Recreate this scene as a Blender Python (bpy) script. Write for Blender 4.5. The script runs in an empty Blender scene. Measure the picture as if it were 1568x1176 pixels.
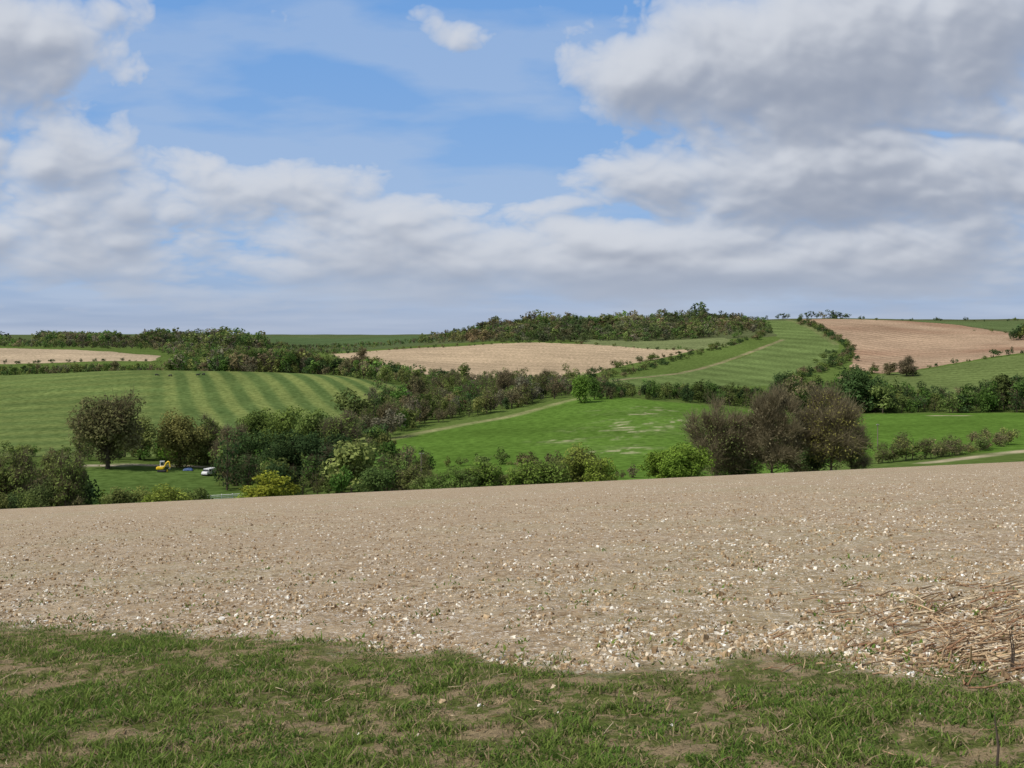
import bpy, math, numpy as np, time
from mathutils import Vector, Matrix
S=bpy.context.scene
F=1524.0; HZ=530.0; CX=784.0     # sight-line constants of the survey (bearing / dip units)
S.view_settings.view_transform='Standard'; S.view_settings.look='None'; S.view_settings.exposure=0

# ------------------------------------------------------------ helpers
def vnoise(x,y,seed=0):
    xi=np.floor(x).astype(np.int64); yi=np.floor(y).astype(np.int64)
    fx=x-xi; fy=y-yi; fx=fx*fx*(3-2*fx); fy=fy*fy*(3-2*fy)
    def h(a,b):
        n=(a*374761393+b*668265263+seed*1442695041)&0xffffffff
        n=((n^(n>>13))*1274126177)&0xffffffff
        return ((n^(n>>16))&0xffff)/65535.0
    return (h(xi,yi)*(1-fx)+h(xi+1,yi)*fx)*(1-fy)+(h(xi,yi+1)*(1-fx)+h(xi+1,yi+1)*fx)*fy
def fbm(x,y,o=4,seed=0,rough=.5):
    s=0;a=.5;t=0
    for i in range(o):
        ca,sa=math.cos(i*.9),math.sin(i*.9)
        s=s+a*vnoise((x*ca-y*sa)*2**i+17.3*i,(x*sa+y*ca)*2**i-9.1*i,seed+i); t+=a; a*=rough
    return s/t
def inpoly(px,py,poly):
    r=np.zeros(px.shape,bool); n=len(poly); j=n-1
    for i in range(n):
        xi,yi=poly[i]; xj,yj=poly[j]
        if yi!=yj:
            c=((yi>py)!=(yj>py))&(px<(xj-xi)*(py-yi)/(yj-yi)+xi)
            r^=c
        j=i
    return r
def mesh_obj(name,V,Q,col=None,mat=None,smooth=False,parent=None,loc=None,extra=None):
    me=bpy.data.meshes.new(name)
    V=np.ascontiguousarray(V,dtype=np.float32); Q=np.ascontiguousarray(Q,dtype=np.int32)
    me.vertices.add(len(V)); me.vertices.foreach_set('co',V.ravel())
    me.loops.add(Q.size); me.loops.foreach_set('vertex_index',Q.ravel())
    me.polygons.add(len(Q)); me.polygons.foreach_set('loop_start',np.arange(0,Q.size,4,dtype=np.int32))
    me.update(calc_edges=True)
    me.polygons.foreach_set('use_smooth',np.full(len(Q),smooth))
    if col is not None:
        a=me.attributes.new('tint','FLOAT_COLOR','POINT')
        c=np.ones((len(V),4),np.float32); c[:,:3]=col; a.data.foreach_set('color',c.ravel())
    if extra:
        for k,v in extra.items():
            a=me.attributes.new(k,'FLOAT','POINT'); a.data.foreach_set('value',np.ascontiguousarray(v,dtype=np.float32))
    if mat: me.materials.append(mat)
    ob=bpy.data.objects.new(name,me); S.collection.objects.link(ob)
    if loc is not None: ob.location=loc
    if parent: ob.parent=parent
    return ob

# ------------------------------------------------------------ terrain heights (relative to eye level)
NB,NC=.123,.0467
def plane(X,Y): return -(1.6+NB*Y-NC*X)
cols={
 0:[(130,800),(180,795),(230,745),(270,712),(330,690),(450,632),(600,578),(680,574),(760,572),(850,556),(1050,533),(1200,527),(1500,520),(2200,517),(3000,513),(4000,522),(9000,529)],
 200:[(130,797),(180,790),(230,745),(270,712),(330,690),(450,628),(620,566),(700,572),(850,553),(1050,535),(1300,527),(1500,521),(2200,517),(3000,512),(4000,520),(9000,529)],
 300:[(130,794),(180,786),(230,748),(270,718),(330,690),(450,629),(620,567),(700,573),(850,555),(1050,537),(1300,523),(1500,517),(2200,514),(3000,512),(4000,520),(9000,529)],
 400:[(130,790),(180,780),(230,750),(270,725),(330,690),(450,630),(620,569),(700,574),(850,558),(1050,545),(1300,533),(1800,522),(2400,512),(3000,514),(4000,520),(9000,529)],
 500:[(130,784),(180,772),(230,742),(270,718),(330,690),(450,634),(600,574),(700,572),(850,560),(950,548),(1150,540),(1300,532),(1800,520),(2200,512),(3000,515),(4000,520),(9000,529)],
 600:[(130,780),(180,765),(230,735),(300,692),(380,665),(450,640),(520,610),(600,588),(700,575),(800,565),(950,548),(1150,533),(1300,525),(1800,512),(2400,514),(4000,521),(9000,529)],
 700:[(130,770),(180,755),(230,725),(300,690),(400,650),(480,628),(600,600),(750,580),(820,573),(1100,530),(1250,517),(1400,510),(1800,512),(4000,521),(9000,529)],
 800:[(130,760),(180,748),(230,722),(300,685),(400,645),(480,622),(600,602),(750,586),(820,578),(1100,526),(1250,511),(1400,500),(1500,498),(1800,505),(4000,521),(9000,529)],
 900:[(130,755),(180,745),(230,718),(300,680),(400,635),(480,608),(600,596),(750,580),(820,574),(1100,527),(1250,508),(1400,495),(1500,493),(1800,500),(4000,521),(9000,529)],
 1000:[(130,748),(180,740),(230,715),(300,676),(400,632),(480,612),(600,600),(750,578),(850,565),(1000,545),(1150,525),(1300,508),(1400,496),(1500,490),(1800,495),(4000,521),(9000,529)],
 1100:[(130,740),(180,735),(230,712),(300,680),(400,640),(480,620),(600,605),(750,580),(900,560),(1050,535),(1200,515),(1350,498),(1500,490),(1800,493),(4000,521),(9000,529)],
 1200:[(130,735),(180,730),(230,705),(300,680),(400,650),(480,632),(600,610),(750,580),(900,555),(1050,530),(1200,508),(1350,493),(1450,488),(1800,495),(4000,521),(9000,529)],
 1300:[(130,728),(180,722),(230,700),(300,680),(400,648),(480,634),(600,608),(750,575),(900,550),(1050,523),(1200,503),(1350,490),(1500,487),(1800,495),(4000,521),(9000,529)],
 1400:[(130,722),(180,715),(230,695),(300,675),(400,645),(480,633),(600,605),(700,585),(800,566),(950,545),(1100,522),(1250,503),(1400,492),(1600,489),(2000,495),(4000,521),(9000,529)],
 1568:[(130,715),(180,705),(230,690),(300,665),(400,640),(480,632),(600,600),(700,570),(800,545),(950,532),(1100,518),(1250,508),(1400,498),(1800,489),(2200,497),(4000,521),(9000,529)],
}
def pchip(x,y,xx):
    x=np.array(x,float);y=np.array(y,float);h=np.diff(x);d=np.diff(y)/h
    m=np.zeros(len(x)); m[0]=d[0]; m[-1]=d[-1]
    for i in range(1,len(x)-1):
        if d[i-1]*d[i]>0:
            w1=2*h[i]+h[i-1]; w2=h[i]+2*h[i-1]; m[i]=(w1+w2)/(w1/d[i-1]+w2/d[i])
    k=np.clip(np.searchsorted(x,xx)-1,0,len(h)-1); t=(xx-x[k])/h[k]
    return (2*t**3-3*t**2+1)*y[k]+(t**3-2*t**2+t)*h[k]*m[k]+(-2*t**3+3*t**2)*y[k+1]+(t**3-t**2)*h[k]*m[k+1]
Yg=np.exp(np.linspace(math.log(60),math.log(9000),520))
pxg=np.arange(-1000,2600,16.0)
ck=sorted(cols); Z0=[]
for c in ck:
    ys=[Y for Y,_ in cols[c]]; zs=[-(r-HZ)/F*Y for Y,r in cols[c]]
    Z0.append((ys,zs))
T=np.zeros((len(pxg),len(Yg)))
zfar=np.array([pchip(a,b,np.clip(Yg,130,9000)) for a,b in Z0])
for j in range(len(Yg)): T[:,j]=np.interp(pxg,ck,zfar[:,j])
k=np.exp(-.5*(np.arange(-6,7)/2.2)**2); k/=k.sum()
Tp=np.pad(T,((6,6),(0,0)),mode='edge')
T=sum(k[i]*Tp[i:i+len(pxg)] for i in range(13))
j130=np.searchsorted(Yg,130)
for i,p in enumerate(pxg):
    u=(p-CX)/F
    kn=[60,80,95]; kz=[plane(u*y,y) for y in kn]
    kn+=list(Yg[j130:j130+8]); kz+=list(T[i,j130:j130+8])
    T[i,:j130]=pchip(kn,kz,Yg[:j130])
k=np.array([1,2,3,2,1.]);k/=k.sum()
jj=np.searchsorted(Yg,110)
Ts=sum(k[i]*np.pad(T,((0,0),(2,2)),mode='edge')[:,i:i+len(Yg)] for i in range(5))
T[:,jj:]=Ts[:,jj:]
lY0=math.log(60); dl=(math.log(9000)-lY0)/(len(Yg)-1)
def height(X,Y):
    X=np.asarray(X,float);Y=np.asarray(Y,float)
    Ys=np.maximum(Y,60); p=np.clip((CX+F*X/Ys+1000)/16,0,len(pxg)-1.001); q=np.clip((np.log(Ys)-lY0)/dl,0,len(Yg)-1.001)
    pi=p.astype(int);qi=q.astype(int);fp=p-pi;fq=q-qi
    z=(T[pi,qi]*(1-fp)+T[pi+1,qi]*fp)*(1-fq)+(T[pi,qi+1]*(1-fp)+T[pi+1,qi+1]*fp)*fq
    return np.where(Y<60,plane(X,Y),z)
def hit(px,row,Ymin=100,Ymax=2600):
    """stand a surveyed sight line on the terrain -> world X,Y"""
    Y=np.linspace(Ymin,Ymax,2500); u=(px-CX)/F
    r=HZ-F*height(u*Y,Y)/Y
    ok=np.where(r<=row)[0]
    y=Y[ok[0]] if len(ok) else Y[np.argmin(r)]
    return (u*y,y)
def bd(px,Y): return ((px-CX)/F*Y,Y)
ZC=1.6
def ground(X,Y): return height(X,Y)+ZC

bp=np.array([-200,0,300,500,700,850,950,1050,1120,1250,1400,1568,1800]); br=np.array([950,958,975,990,1003,1020,1028,1018,1008,1010,1033,1048,1062])
bu=(bp-CX)/F; bY=1.6/((br-HZ)/F-(NB-NC*bu))
def bound(X,Y):
    return np.interp(X/np.maximum(Y,2.5),bu,bY)+.95*(fbm(X*1.9,Y*1.9,4,21)-.5)
def micro(X,Y): return np.clip((60-Y)/40,0,1)*(.06*(fbm(X*1.3,Y*1.3,3,5)-.5)+.04*(fbm(X*9,Y*9,2,11)-.5))

# ------------------------------------------------------------ terrain mesh
ul=np.concatenate([np.linspace(-1.15,-.58,40)[:-1],np.linspace(-.58,.58,760),np.linspace(.58,1.15,40)[1:]])
Yl=np.concatenate([np.linspace(-30,3,14)[:-1],np.linspace(3,14,150)[:-1],np.exp(np.linspace(math.log(14),math.log(95),120))[:-1],np.linspace(95,250,65)[:-1],np.linspace(250,1600,360)[:-1],np.linspace(1600,3200,40)[:-1],np.linspace(3200,9000,12)])
YY,UU=np.meshgrid(Yl,ul,indexing='ij'); XX=UU*(np.maximum(YY,-5)+12*np.exp(-np.maximum(YY,0)/80)+ (YY<0)*10)
X=XX.ravel();Y=YY.ravel()
Zt=height(X,Y)+micro(X,Y)
Zt=Zt+np.clip((Y-200)/600,0,1)*2.0*(fbm(X/70,Y/70,3,8)-.5)
bnd=bound(X,Y)
soil=1/(1+np.exp(-np.clip((Y-bnd)/.10,-40,40))); soil=np.where(Y>112,0,soil)
lawn=np.where(Y<30,1-soil,0)
px=CX+F*X/np.maximum(Y,1)
def jit(X,Y,a): return X+a*(fbm(X/30,Y/30,3,31)-.5),Y+a*(fbm(X/30,Y/30,3,41)-.5)
Xj,Yj=jit(X,Y,10)
C=np.zeros((len(X),3)); C[:]=(.084,.122,.030)
C[Y>1150]=(.08,.095,.04); C[(Y>1150)&(px<650)]=(.075,.10,.04)
fields=[
 ('striped',250,[(-500,574),(0,574),(250,567),(400,568),(500,573),(560,579),(622,592),(560,640),(400,690),(200,700),(-500,700)],(.108,.146,.044)),
 ('bright',180,[(545,684),(640,664),(760,641),(900,608),(1000,614),(1090,622),(1300,634),(1568,633),(2300,633),(2300,680),(1568,692),(1330,702),(1150,735),(1000,738),(900,742),(650,745),(590,705)],(.080,.144,.024)),
 ('brownmid',690,[(505,542),(600,535),(700,530),(800,525),(900,527),(1068,536),(950,560),(835,585),(700,579),(600,568),(540,560)],(.36,.275,.175)),
 ('brownleft',760,[(-500,533),(0,533),(120,536),(245,545),(235,554),(0,557),(-500,557)],(.35,.275,.18)),
 ('fargreen',1200,[(395,513.5),(660,513),(690,520),(600,528),(500,532),(395,533)],(.066,.10,.040)),
 ('pale',1000,[(870,520),(1110,517),(1135,527),(1065,536),(900,527)],(.135,.16,.065)),
 ('strip',620,[(1150,491),(1215,490),(1262,510),(1285,530),(1270,548),(1240,570),(1180,590),(940,592),(930,580),(1050,570),(1195,522),(1180,505)],(.105,.145,.046)),
 ('brownright',600,[(1222,489),(1380,491),(1470,498),(1568,512),(2200,520),(2200,532),(1568,540),(1430,562),(1350,572),(1300,562),(1308,535),(1268,510)],(.325,.232,.152)),
 ('farright',900,[(1380,491),(1568,491),(2200,491),(2200,518),(1568,510),(1470,497)],(.088,.12,.045)),
 ('slope',600,[(1340,574),(1568,543),(2200,534),(2200,600),(1568,600),(1400,604),(1300,600)],(.108,.142,.045)),
 ('meadow',150,[(30,770),(60,722),(130,716),(330,718),(370,770),(320,800),(100,800)],(.078,.125,.03)),
]
FP={}
for n,ym,poly,col in fields:
    w=[hit(a,b,ym) for a,b in poly]; FP[n]=w
    m=inpoly(Xj,Yj,w)&(Y>110)
    C[m]=col
    if n=='striped':
        s=X+.38*Y-.0009*(X+150)**2*(X<-150)
        st=np.clip(1.8*np.sin(2*np.pi*s/14.5+1.2*(fbm(X/60,Y/60,2,3)-.5)),-1,1)
        s2=Y-.30*X
        st2=np.clip(1.4*np.sin(2*np.pi*s2/24),-1,1)
        w1=np.clip((px-200)/110,0,1); br_=(.5+1.0*fbm(X/25,Y/25,2,19))
        f=(st*w1+.45*st2*(1-w1))*br_
        C[m]=(C[m]*(1+.20*f[m])[:,None])
        C[m,0]*=1+.10*f[m]
    if n=='bright':
        g=.85+.3*fbm(X/60,Y/25,3,77)
        C[m]*=g[m][:,None]
        g=np.abs(np.sin(2*np.pi*(X*.8-Y*.25)/18))<.10
        C[m&g]*=.93
    if n in('brownmid','brownleft','brownright'):
        d={'brownmid':(.3,1.0,22),'brownleft':(.1,1,18),'brownright':(1.0,.45,18)}[n]
        ss=X*d[0]+Y*d[1]+25*fbm(X/220,Y/220,2,5)
        g=1+(.14 if n=='brownright' else .06)*np.sin(2*np.pi*ss/d[2])*(2*fbm(X/50,Y/50,2,23))+.22*(fbm(X/90,Y/60,4,50)-.5)
        C[m]*=g[m][:,None]
        if n=='brownright':
            r=np.clip((fbm(X/120,Y/120,3,91)-.42)*4,0,1)
            C[m]=C[m]*(1-.30*r[m][:,None]*np.array([.7,1,1.05]))
    if n in('strip','slope','pale'):
        ss={'strip':X*.75+Y*.5+60*np.sin(Y/260),'slope':X*.4+Y,'pale':Y}[n]
        C[m]*=(1+.10*np.clip(2*np.sin(2*np.pi*ss/{'strip':24,'slope':16,'pale':20}[n]),-1,1)*(2*fbm(X/40,Y/40,2,29)))[m][:,None]
def track(pts,ym,w,col,amt=1):
    global C
    P=[hit(a,b,ym) for a,b in pts]
    Xt,Yt=jit(X,Y,3)
    d=np.full(len(X),1e9)
    for (x0,y0),(x1,y1) in zip(P[:-1],P[1:]):
        L=(x1-x0)**2+(y1-y0)**2; t=np.clip(((Xt-x0)*(x1-x0)+(Yt-y0)*(y1-y0))/L,0,1)
        d=np.minimum(d,np.hypot(Xt-x0-t*(x1-x0),Yt-y0-t*(y1-y0)))
    a=(np.clip(1.5-d/w,0,1)*amt*np.clip(.1+1.3*fbm(X/9,Y/9,3,9),0,1))[:,None]; a=np.clip(a,0,1); a[Y<110]=0
    C=C*(1-a)+np.array(col)*a
track([(545,684),(640,664),(760,641),(890,610)],250,3.4,(.24,.23,.11),.85)
track([(90,716),(160,713),(250,713),(345,716)],220,2.0,(.40,.34,.25))
track([(1425,709),(1500,699),(1568,690),(1800,668)],140,2.2,(.38,.32,.21))
track([(1197,521),(1120,550),(1040,572),(935,583)],600,3.0,(.25,.20,.12),.85)
track([(1205,489),(1250,507),(1280,528)],900,3.5,(.16,.15,.07),.6)
track([(1430,637),(1475,637)],380,3.0,(.42,.35,.23),.9)
track([(400,512.6),(520,512.6)],1500,5,(.2,.16,.1),.3)
m=inpoly(X,Y,FP['bright'])
pc=np.clip((fbm(X/7,Y/6,4,61)-.56)*9,0,1)
ctr=[hit(a,b,200) for a,b in [(935,690),(1005,655),(925,655),(985,630),(900,672),(1040,648)]]
wt=np.zeros(len(X))
for (x0,y0),(rx,ry) in zip(ctr,[(10,14),(18,26),(10,14),(14,20),(12,10),(10,16)]):
    wt=np.maximum(wt,np.exp(-((X-x0)/rx)**2-((Y-y0)/ry)**2))
a=(np.clip(pc+.10,0,1)*np.clip(wt*1.6,0,1)*np.clip((fbm(X/4,Y/3,3,66)-.44)*6,0,1)*m)[:,None]*.8
C=C*(1-a)+np.array((.34,.31,.19))*a
C*=(.86+.28*fbm(X/12,Y/12,3,100))[:,None]
g2=(.80+.40*fbm(X/55,Y/40,4,120))[:,None]; C*=np.where((Y>110)[:,None],g2,1)
nr,ncl=YY.shape
def gridq(nr,nc):
    idx=np.arange(nr*nc).reshape(nr,nc)
    return np.stack([idx[:-1,:-1],idx[:-1,1:],idx[1:,1:],idx[1:,:-1]],-1).reshape(-1,4)
Q=gridq(nr,ncl)

# ------------------------------------------------------------ node helpers / materials
def newmat(name):
    m=bpy.data.materials.new(name); m.use_nodes=True; nt=m.node_tree; nt.nodes.clear()
    return m,nt,lambda t,**k:_n(nt,t,**k)
def _n(nt,t,**k):
    n=nt.nodes.new(t)
    for a,b in k.items(): setattr(n,a,b)
    return n
def mathn(nt,op,a,b=None,c=None,clamp=False):
    n=nt.nodes.new('ShaderNodeMath'); n.operation=op; n.use_clamp=clamp
    for i,v in enumerate((a,b,c)):
        if v is None: continue
        if isinstance(v,(int,float)): n.inputs[i].default_value=v
        else: nt.links.new(v,n.inputs[i])
    return n.outputs[0]
def mixc(nt,f,a,b,bt='MIX'):
    n=nt.nodes.new('ShaderNodeMix'); n.data_type='RGBA'; n.blend_type=bt
    for s,v in ((0,f),(6,a),(7,b)):
        if isinstance(v,(int,float)): n.inputs[s].default_value=v
        elif isinstance(v,tuple): n.inputs[s].default_value=(*v,1)
        else: nt.links.new(v,n.inputs[s])
    return n.outputs[2]
def ramp(nt,v,lo,hi):
    n=nt.nodes.new('ShaderNodeMapRange'); n.interpolation_type='SMOOTHSTEP'
    n.inputs[1].default_value=lo;n.inputs[2].default_value=hi; nt.links.new(v,n.inputs[0]); return n.outputs[0]
def noise(nt,vec,scale,detail=4,rough=.6,dist=0):
    n=nt.nodes.new('ShaderNodeTexNoise'); n.noise_dimensions='2D'; n.inputs['Scale'].default_value=scale;n.inputs['Detail'].default_value=detail
    n.inputs['Roughness'].default_value=rough; n.inputs['Distortion'].default_value=dist; nt.links.new(vec,n.inputs['Vector']); return n.outputs[0]

fm,nt,N=newmat('far_fields_mat'); L=nt.links.new
geo=N('ShaderNodeTexCoord').outputs['Object']
at=N('ShaderNodeAttribute',attribute_name='tint').outputs['Color']
n1=noise(nt,geo,.35,4,.7)
c=mixc(nt,1.0,at,mixc(nt,ramp(nt,n1,.3,.7),(.72,.74,.7),(1.28,1.24,1.3)),'MULTIPLY')
d=N('ShaderNodeBsdfDiffuse'); L(c,d.inputs[0]); o=N('ShaderNodeOutputMaterial'); L(d.outputs[0],o.inputs[0])
gm,nt,N=newmat('near_ground_mat'); L=nt.links.new
geo=N('ShaderNodeTexCoord').outputs['Object']
la=N('ShaderNodeAttribute',attribute_name='lawn').outputs['Fac']
wv=N('ShaderNodeTexNoise',noise_dimensions='2D'); wv.inputs['Scale'].default_value=9; wv.inputs['Detail'].default_value=2; L(geo,wv.inputs['Vector'])
wm=N('ShaderNodeVectorMath',operation='MULTIPLY_ADD'); L(wv.outputs['Color'],wm.inputs[0]); wm.inputs[1].default_value=(.10,.10,0); L(geo,wm.inputs[2])
v1=N('ShaderNodeTexVoronoi',feature='F1',voronoi_dimensions='2D'); v1.inputs['Scale'].default_value=15; L(wm.outputs[0],v1.inputs['Vector'])
v2=N('ShaderNodeTexVoronoi',feature='F1',voronoi_dimensions='2D'); v2.inputs['Scale'].default_value=40; L(wm.outputs[0],v2.inputs['Vector'])
big=noise(nt,geo,.9,4,.6); mid=noise(nt,geo,6,6,.75); huge=noise(nt,geo,.13,4,.65); cl1=noise(nt,geo,2.3,4,.65)
sep1=N('ShaderNodeSeparateColor'); L(v1.outputs['Color'],sep1.inputs[0])
sep2=N('ShaderNodeSeparateColor'); L(v2.outputs['Color'],sep2.inputs[0])
st1=mathn(nt,'MULTIPLY',ramp(nt,sep1.outputs[0],.76,.80),ramp(nt,v1.outputs['Distance'],.5,.3))
st2=mathn(nt,'MULTIPLY',ramp(nt,sep2.outputs[0],.55,.60),ramp(nt,v2.outputs['Distance'],.5,.3))
stone=mathn(nt,'MAXIMUM',st1,st2)
dens=ramp(nt,mathn(nt,'ADD',mathn(nt,'MULTIPLY',cl1,.5),mathn(nt,'MULTIPLY',mid,.5)),.38,.60)
stone=mathn(nt,'MULTIPLY',stone,mathn(nt,'MULTIPLY_ADD',dens,.88,.12))
soilc=mixc(nt,ramp(nt,mid,.32,.68),(.20,.140,.080),(.46,.345,.215))
soilc=mixc(nt,mathn(nt,'MULTIPLY',ramp(nt,big,.40,.62),.40),soilc,(.50,.405,.275))
soilc=mixc(nt,mathn(nt,'MULTIPLY',ramp(nt,cl1,.48,.66),.45),soilc,(.26,.18,.108))
soilc=mixc(nt,mathn(nt,'MULTIPLY',ramp(nt,huge,.47,.62),.42),soilc,(.32,.23,.14))
soilc=mixc(nt,mathn(nt,'MULTIPLY',ramp(nt,huge,.47,.36),.22),soilc,(.27,.25,.13))
stc=mixc(nt,sep2.outputs[1],(.57,.48,.37),(.78,.72,.62))
tilth=mixc(nt,stone,soilc,stc)
gr=noise(nt,geo,3.2,6,.75); gr2=noise(nt,geo,14,4,.7)
lawnc=mixc(nt,ramp(nt,gr2,.3,.7),(.075,.088,.025),(.12,.14,.04))
lawnc=mixc(nt,ramp(nt,gr,.46,.58),lawnc,(.25,.19,.11))
col=mixc(nt,la,tilth,lawnc)
bs=N('ShaderNodeBsdfDiffuse'); L(col,bs.inputs[0])
hgt=mathn(nt,'ADD',mathn(nt,'MULTIPLY',stone,.02),mathn(nt,'MULTIPLY',mid,.10))
bmp=N('ShaderNodeBump'); bmp.inputs['Strength'].default_value=.7; bmp.inputs['Distance'].default_value=1
L(hgt,bmp.inputs['Height']); L(bmp.outputs[0],bs.inputs['Normal'])
o=N('ShaderNodeOutputMaterial'); L(bs.outputs[0],o.inputs[0])
terr=mesh_obj('ground_terrain',np.stack([X,Y,Zt+ZC],1),Q,C,gm,True,extra={'lawn':lawn})
terr.data.materials.append(fm)
terr.data.polygons.foreach_set('material_index',(Y[Q[:,0]]>112).astype(np.int32))

def tintmat(name,trans=.25,nz=0):
    m,nt,N=newmat(name); L=nt.links.new
    c=N('ShaderNodeAttribute',attribute_name='tint').outputs['Color']
    if nz:
        g=N('ShaderNodeTexCoord').outputs['Object']
        c=mixc(nt,1.0,c,mixc(nt,ramp(nt,noise(nt,g,nz,2),.3,.7),(.7,.7,.7),(1.25,1.25,1.2)),'MULTIPLY')
    b=N('ShaderNodeBsdfDiffuse'); L(c,b.inputs[0])
    o=N('ShaderNodeOutputMaterial')
    if trans>0:
        t=N('ShaderNodeBsdfTranslucent'); L(c,t.inputs[0]); mx=N('ShaderNodeMixShader'); mx.inputs[0].default_value=trans
        L(b.outputs[0],mx.inputs[1]); L(t.outputs[0],mx.inputs[2]); L(mx.outputs[0],o.inputs[0])
    else: L(b.outputs[0],o.inputs[0])
    return m
leafm=tintmat('foliage_mat',.33); stonem=tintmat('flint_mat',0,30); bladem=tintmat('grass_blade_mat',.35)
def plain(name,col,rough=.5,metal=0):
    m,nt,N=newmat(name); L=nt.links.new
    g=N('ShaderNodeTexCoord').outputs['Object']
    c=mixc(nt,ramp(nt,noise(nt,g,3,5),.3,.7),tuple(.8*x for x in col),tuple(min(1,1.1*x) for x in col))
    b=N('ShaderNodeBsdfPrincipled'); b.inputs['Roughness'].default_value=rough; b.inputs['Metallic'].default_value=metal; L(c,b.inputs['Base Color'])
    o=N('ShaderNodeOutputMaterial'); L(b.outputs[0],o.inputs[0]); return m

# ------------------------------------------------------------ plant templates
def prism(P,R,sides=5):
    P=np.array(P,float); n=len(P); a=np.arange(sides)*2*np.pi/sides; V=[]
    for i in range(n):
        d=P[min(i+1,n-1)]-P[max(i-1,0)]; d/=np.linalg.norm(d)+1e-9
        t=np.cross(d,[.3,.9,.1] if abs(d[2])>.7 else [0,0,1]); t/=np.linalg.norm(t)+1e-9; b=np.cross(d,t)
        V.append(P[i]+R[i]*(np.cos(a)[:,None]*t+np.sin(a)[:,None]*b))
    V=np.concatenate(V); Qs=[[i*sides+k,i*sides+(k+1)%sides,(i+1)*sides+(k+1)%sides,(i+1)*sides+k] for i in range(n-1) for k in range(sides)]
    return V,np.array(Qs)
def unit(r,n):
    d=r.normal(size=(n,3)); return d/np.linalg.norm(d,axis=1)[:,None]
def leafquads(r,P,out,size):
    n=len(P); nm=unit(r,n)*.65+out*.6+np.array([0,0,.5]); nm/=np.linalg.norm(nm,axis=1)[:,None]
    t=np.cross(nm,unit(r,n)); t/=np.linalg.norm(t,axis=1)[:,None]+1e-9; b=np.cross(nm,t)
    s=size*r.uniform(.55,1.35,n)[:,None]
    V=np.stack([P-t*s,P-b*s*.6,P+t*s,P+b*s*.6],1).reshape(-1,3)
    return V,np.arange(4*n).reshape(n,4)
def tree_tpl(seed,W=.9,base=.0,ncl=20,nleaf=4000,ls=.02,bare=0.,twigs=0,tr=.02,up=.55,rmax=.96):
    r=np.random.default_rng(seed); Vs=[];Qs=[];lum=[];kind=[];off=0
    def add(V,Qx,l,k):
        nonlocal off
        Vs.append(V);Qs.append(Qx+off);off+=len(V);lum.append(np.broadcast_to(l,(len(V),)).copy());kind.append(np.full(len(V),k))
    hz=(1-base)/2; c0=np.array([0,0,base+hz*.96]); cl=[]
    lean=r.normal(0,.03,2)
    for i in range(ncl):
        d=unit(r,1)[0]; f=r.uniform(.15,rmax)**.7
        p=c0+d*np.array([W/2*.88,W/2*.88,hz*.88])*f
        if base<.05 and p[2]<.3: p[:2]*=1.1
        rad=W*r.uniform(.08,.21)
        cl.append((p,rad))
    if tr>0:
        top=.72 if not bare else .85
        tp=[(0,0,-.03),(lean[0]*.3,lean[1]*.3,.25),(lean[0],lean[1],.5),(lean[0]*1.5,lean[1]*1.5,top)]
        V,Qx=prism(tp,[tr*1.25,tr*.9,tr*.6,tr*.2],6); add(V,Qx,1.0,0)
        for p,rad in cl:
            z0=min(max(base*.7+.02,p[2]*r.uniform(.35,.7)),top)
            s=np.array([lean[0]*z0*1.8,lean[1]*z0*1.8,z0]); mm=(s+p)/2+np.array([0,0,-.03])+r.normal(0,.02,3)
            V,Qx=prism([s,mm,p],[tr*.38,tr*.22,tr*.08],3); add(V,Qx,r.uniform(.8,1.2),0)
    wsum=sum(rad**2 for _,rad in cl)
    for p,rad in cl:
        n=int(nleaf*(1-bare)*rad**2/wsum)
        if n>0:
            d=unit(r,n); rr=rad*(.35+.8*np.sqrt(r.random(n))); d2=d*np.array([1,1,.8])
            P=p+d2*rr[:,None]+r.normal(0,.014,(n,3)); P[:,2]=np.maximum(P[:,2],.005)
            V,Qx=leafquads(r,P,d,ls); l=r.uniform(.68,1.35)*r.uniform(.82,1.2,n); add(V,Qx,np.repeat(l,4),1)
        nt_=int(twigs*rad**2/wsum)
        if nt_>0:
            d=unit(r,nt_); d=d+np.array([0,0,up])+(p-c0)*1.2; d/=np.linalg.norm(d,axis=1)[:,None]
            s=p+unit(r,nt_)*rad*.55*r.random(nt_)[:,None]; e=s+d*rad*r.uniform(.5,1.35,nt_)[:,None]
            w=np.cross(d,unit(r,nt_)); w/=np.linalg.norm(w,axis=1)[:,None]; wd=.0022
            V=np.stack([s-w*wd,s+w*wd,e+w*wd*.4,e-w*wd*.4],1).reshape(-1,3)
            add(V,np.arange(4*nt_).reshape(-1,4),np.repeat(r.uniform(.7,1.3,nt_),4),2)
    V=np.concatenate(Vs); return V,np.concatenate(Qs),np.concatenate(lum),np.concatenate(kind)
LF=1.6
BARK=np.array((.12,.10,.075)); TWG=np.array((.16,.13,.08))
def place(name,px,Y,h,wf,tpl,lc,tw=None,dz=0.,rot=None):
    r=np.random.default_rng(abs(int(px*7+Y))); x,y=bd(px,Y); a=r.uniform(0,6.28) if rot is None else rot
    V,Qx,l,k=tpl; ca,sa=math.cos(a),math.sin(a)
    W=np.stack([(V[:,0]*ca-V[:,1]*sa)*h*wf,(V[:,0]*sa+V[:,1]*ca)*h*wf,V[:,2]*h],1)
    c=np.where((k==1)[:,None],np.array(lc)*LF,np.where((k==2)[:,None],np.array(tw) if tw is not None else TWG,BARK))*l[:,None]
    return mesh_obj(name,W,Qx,c,leafm,False,loc=(x,y,float(ground(x,y))-.15+dz))
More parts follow.
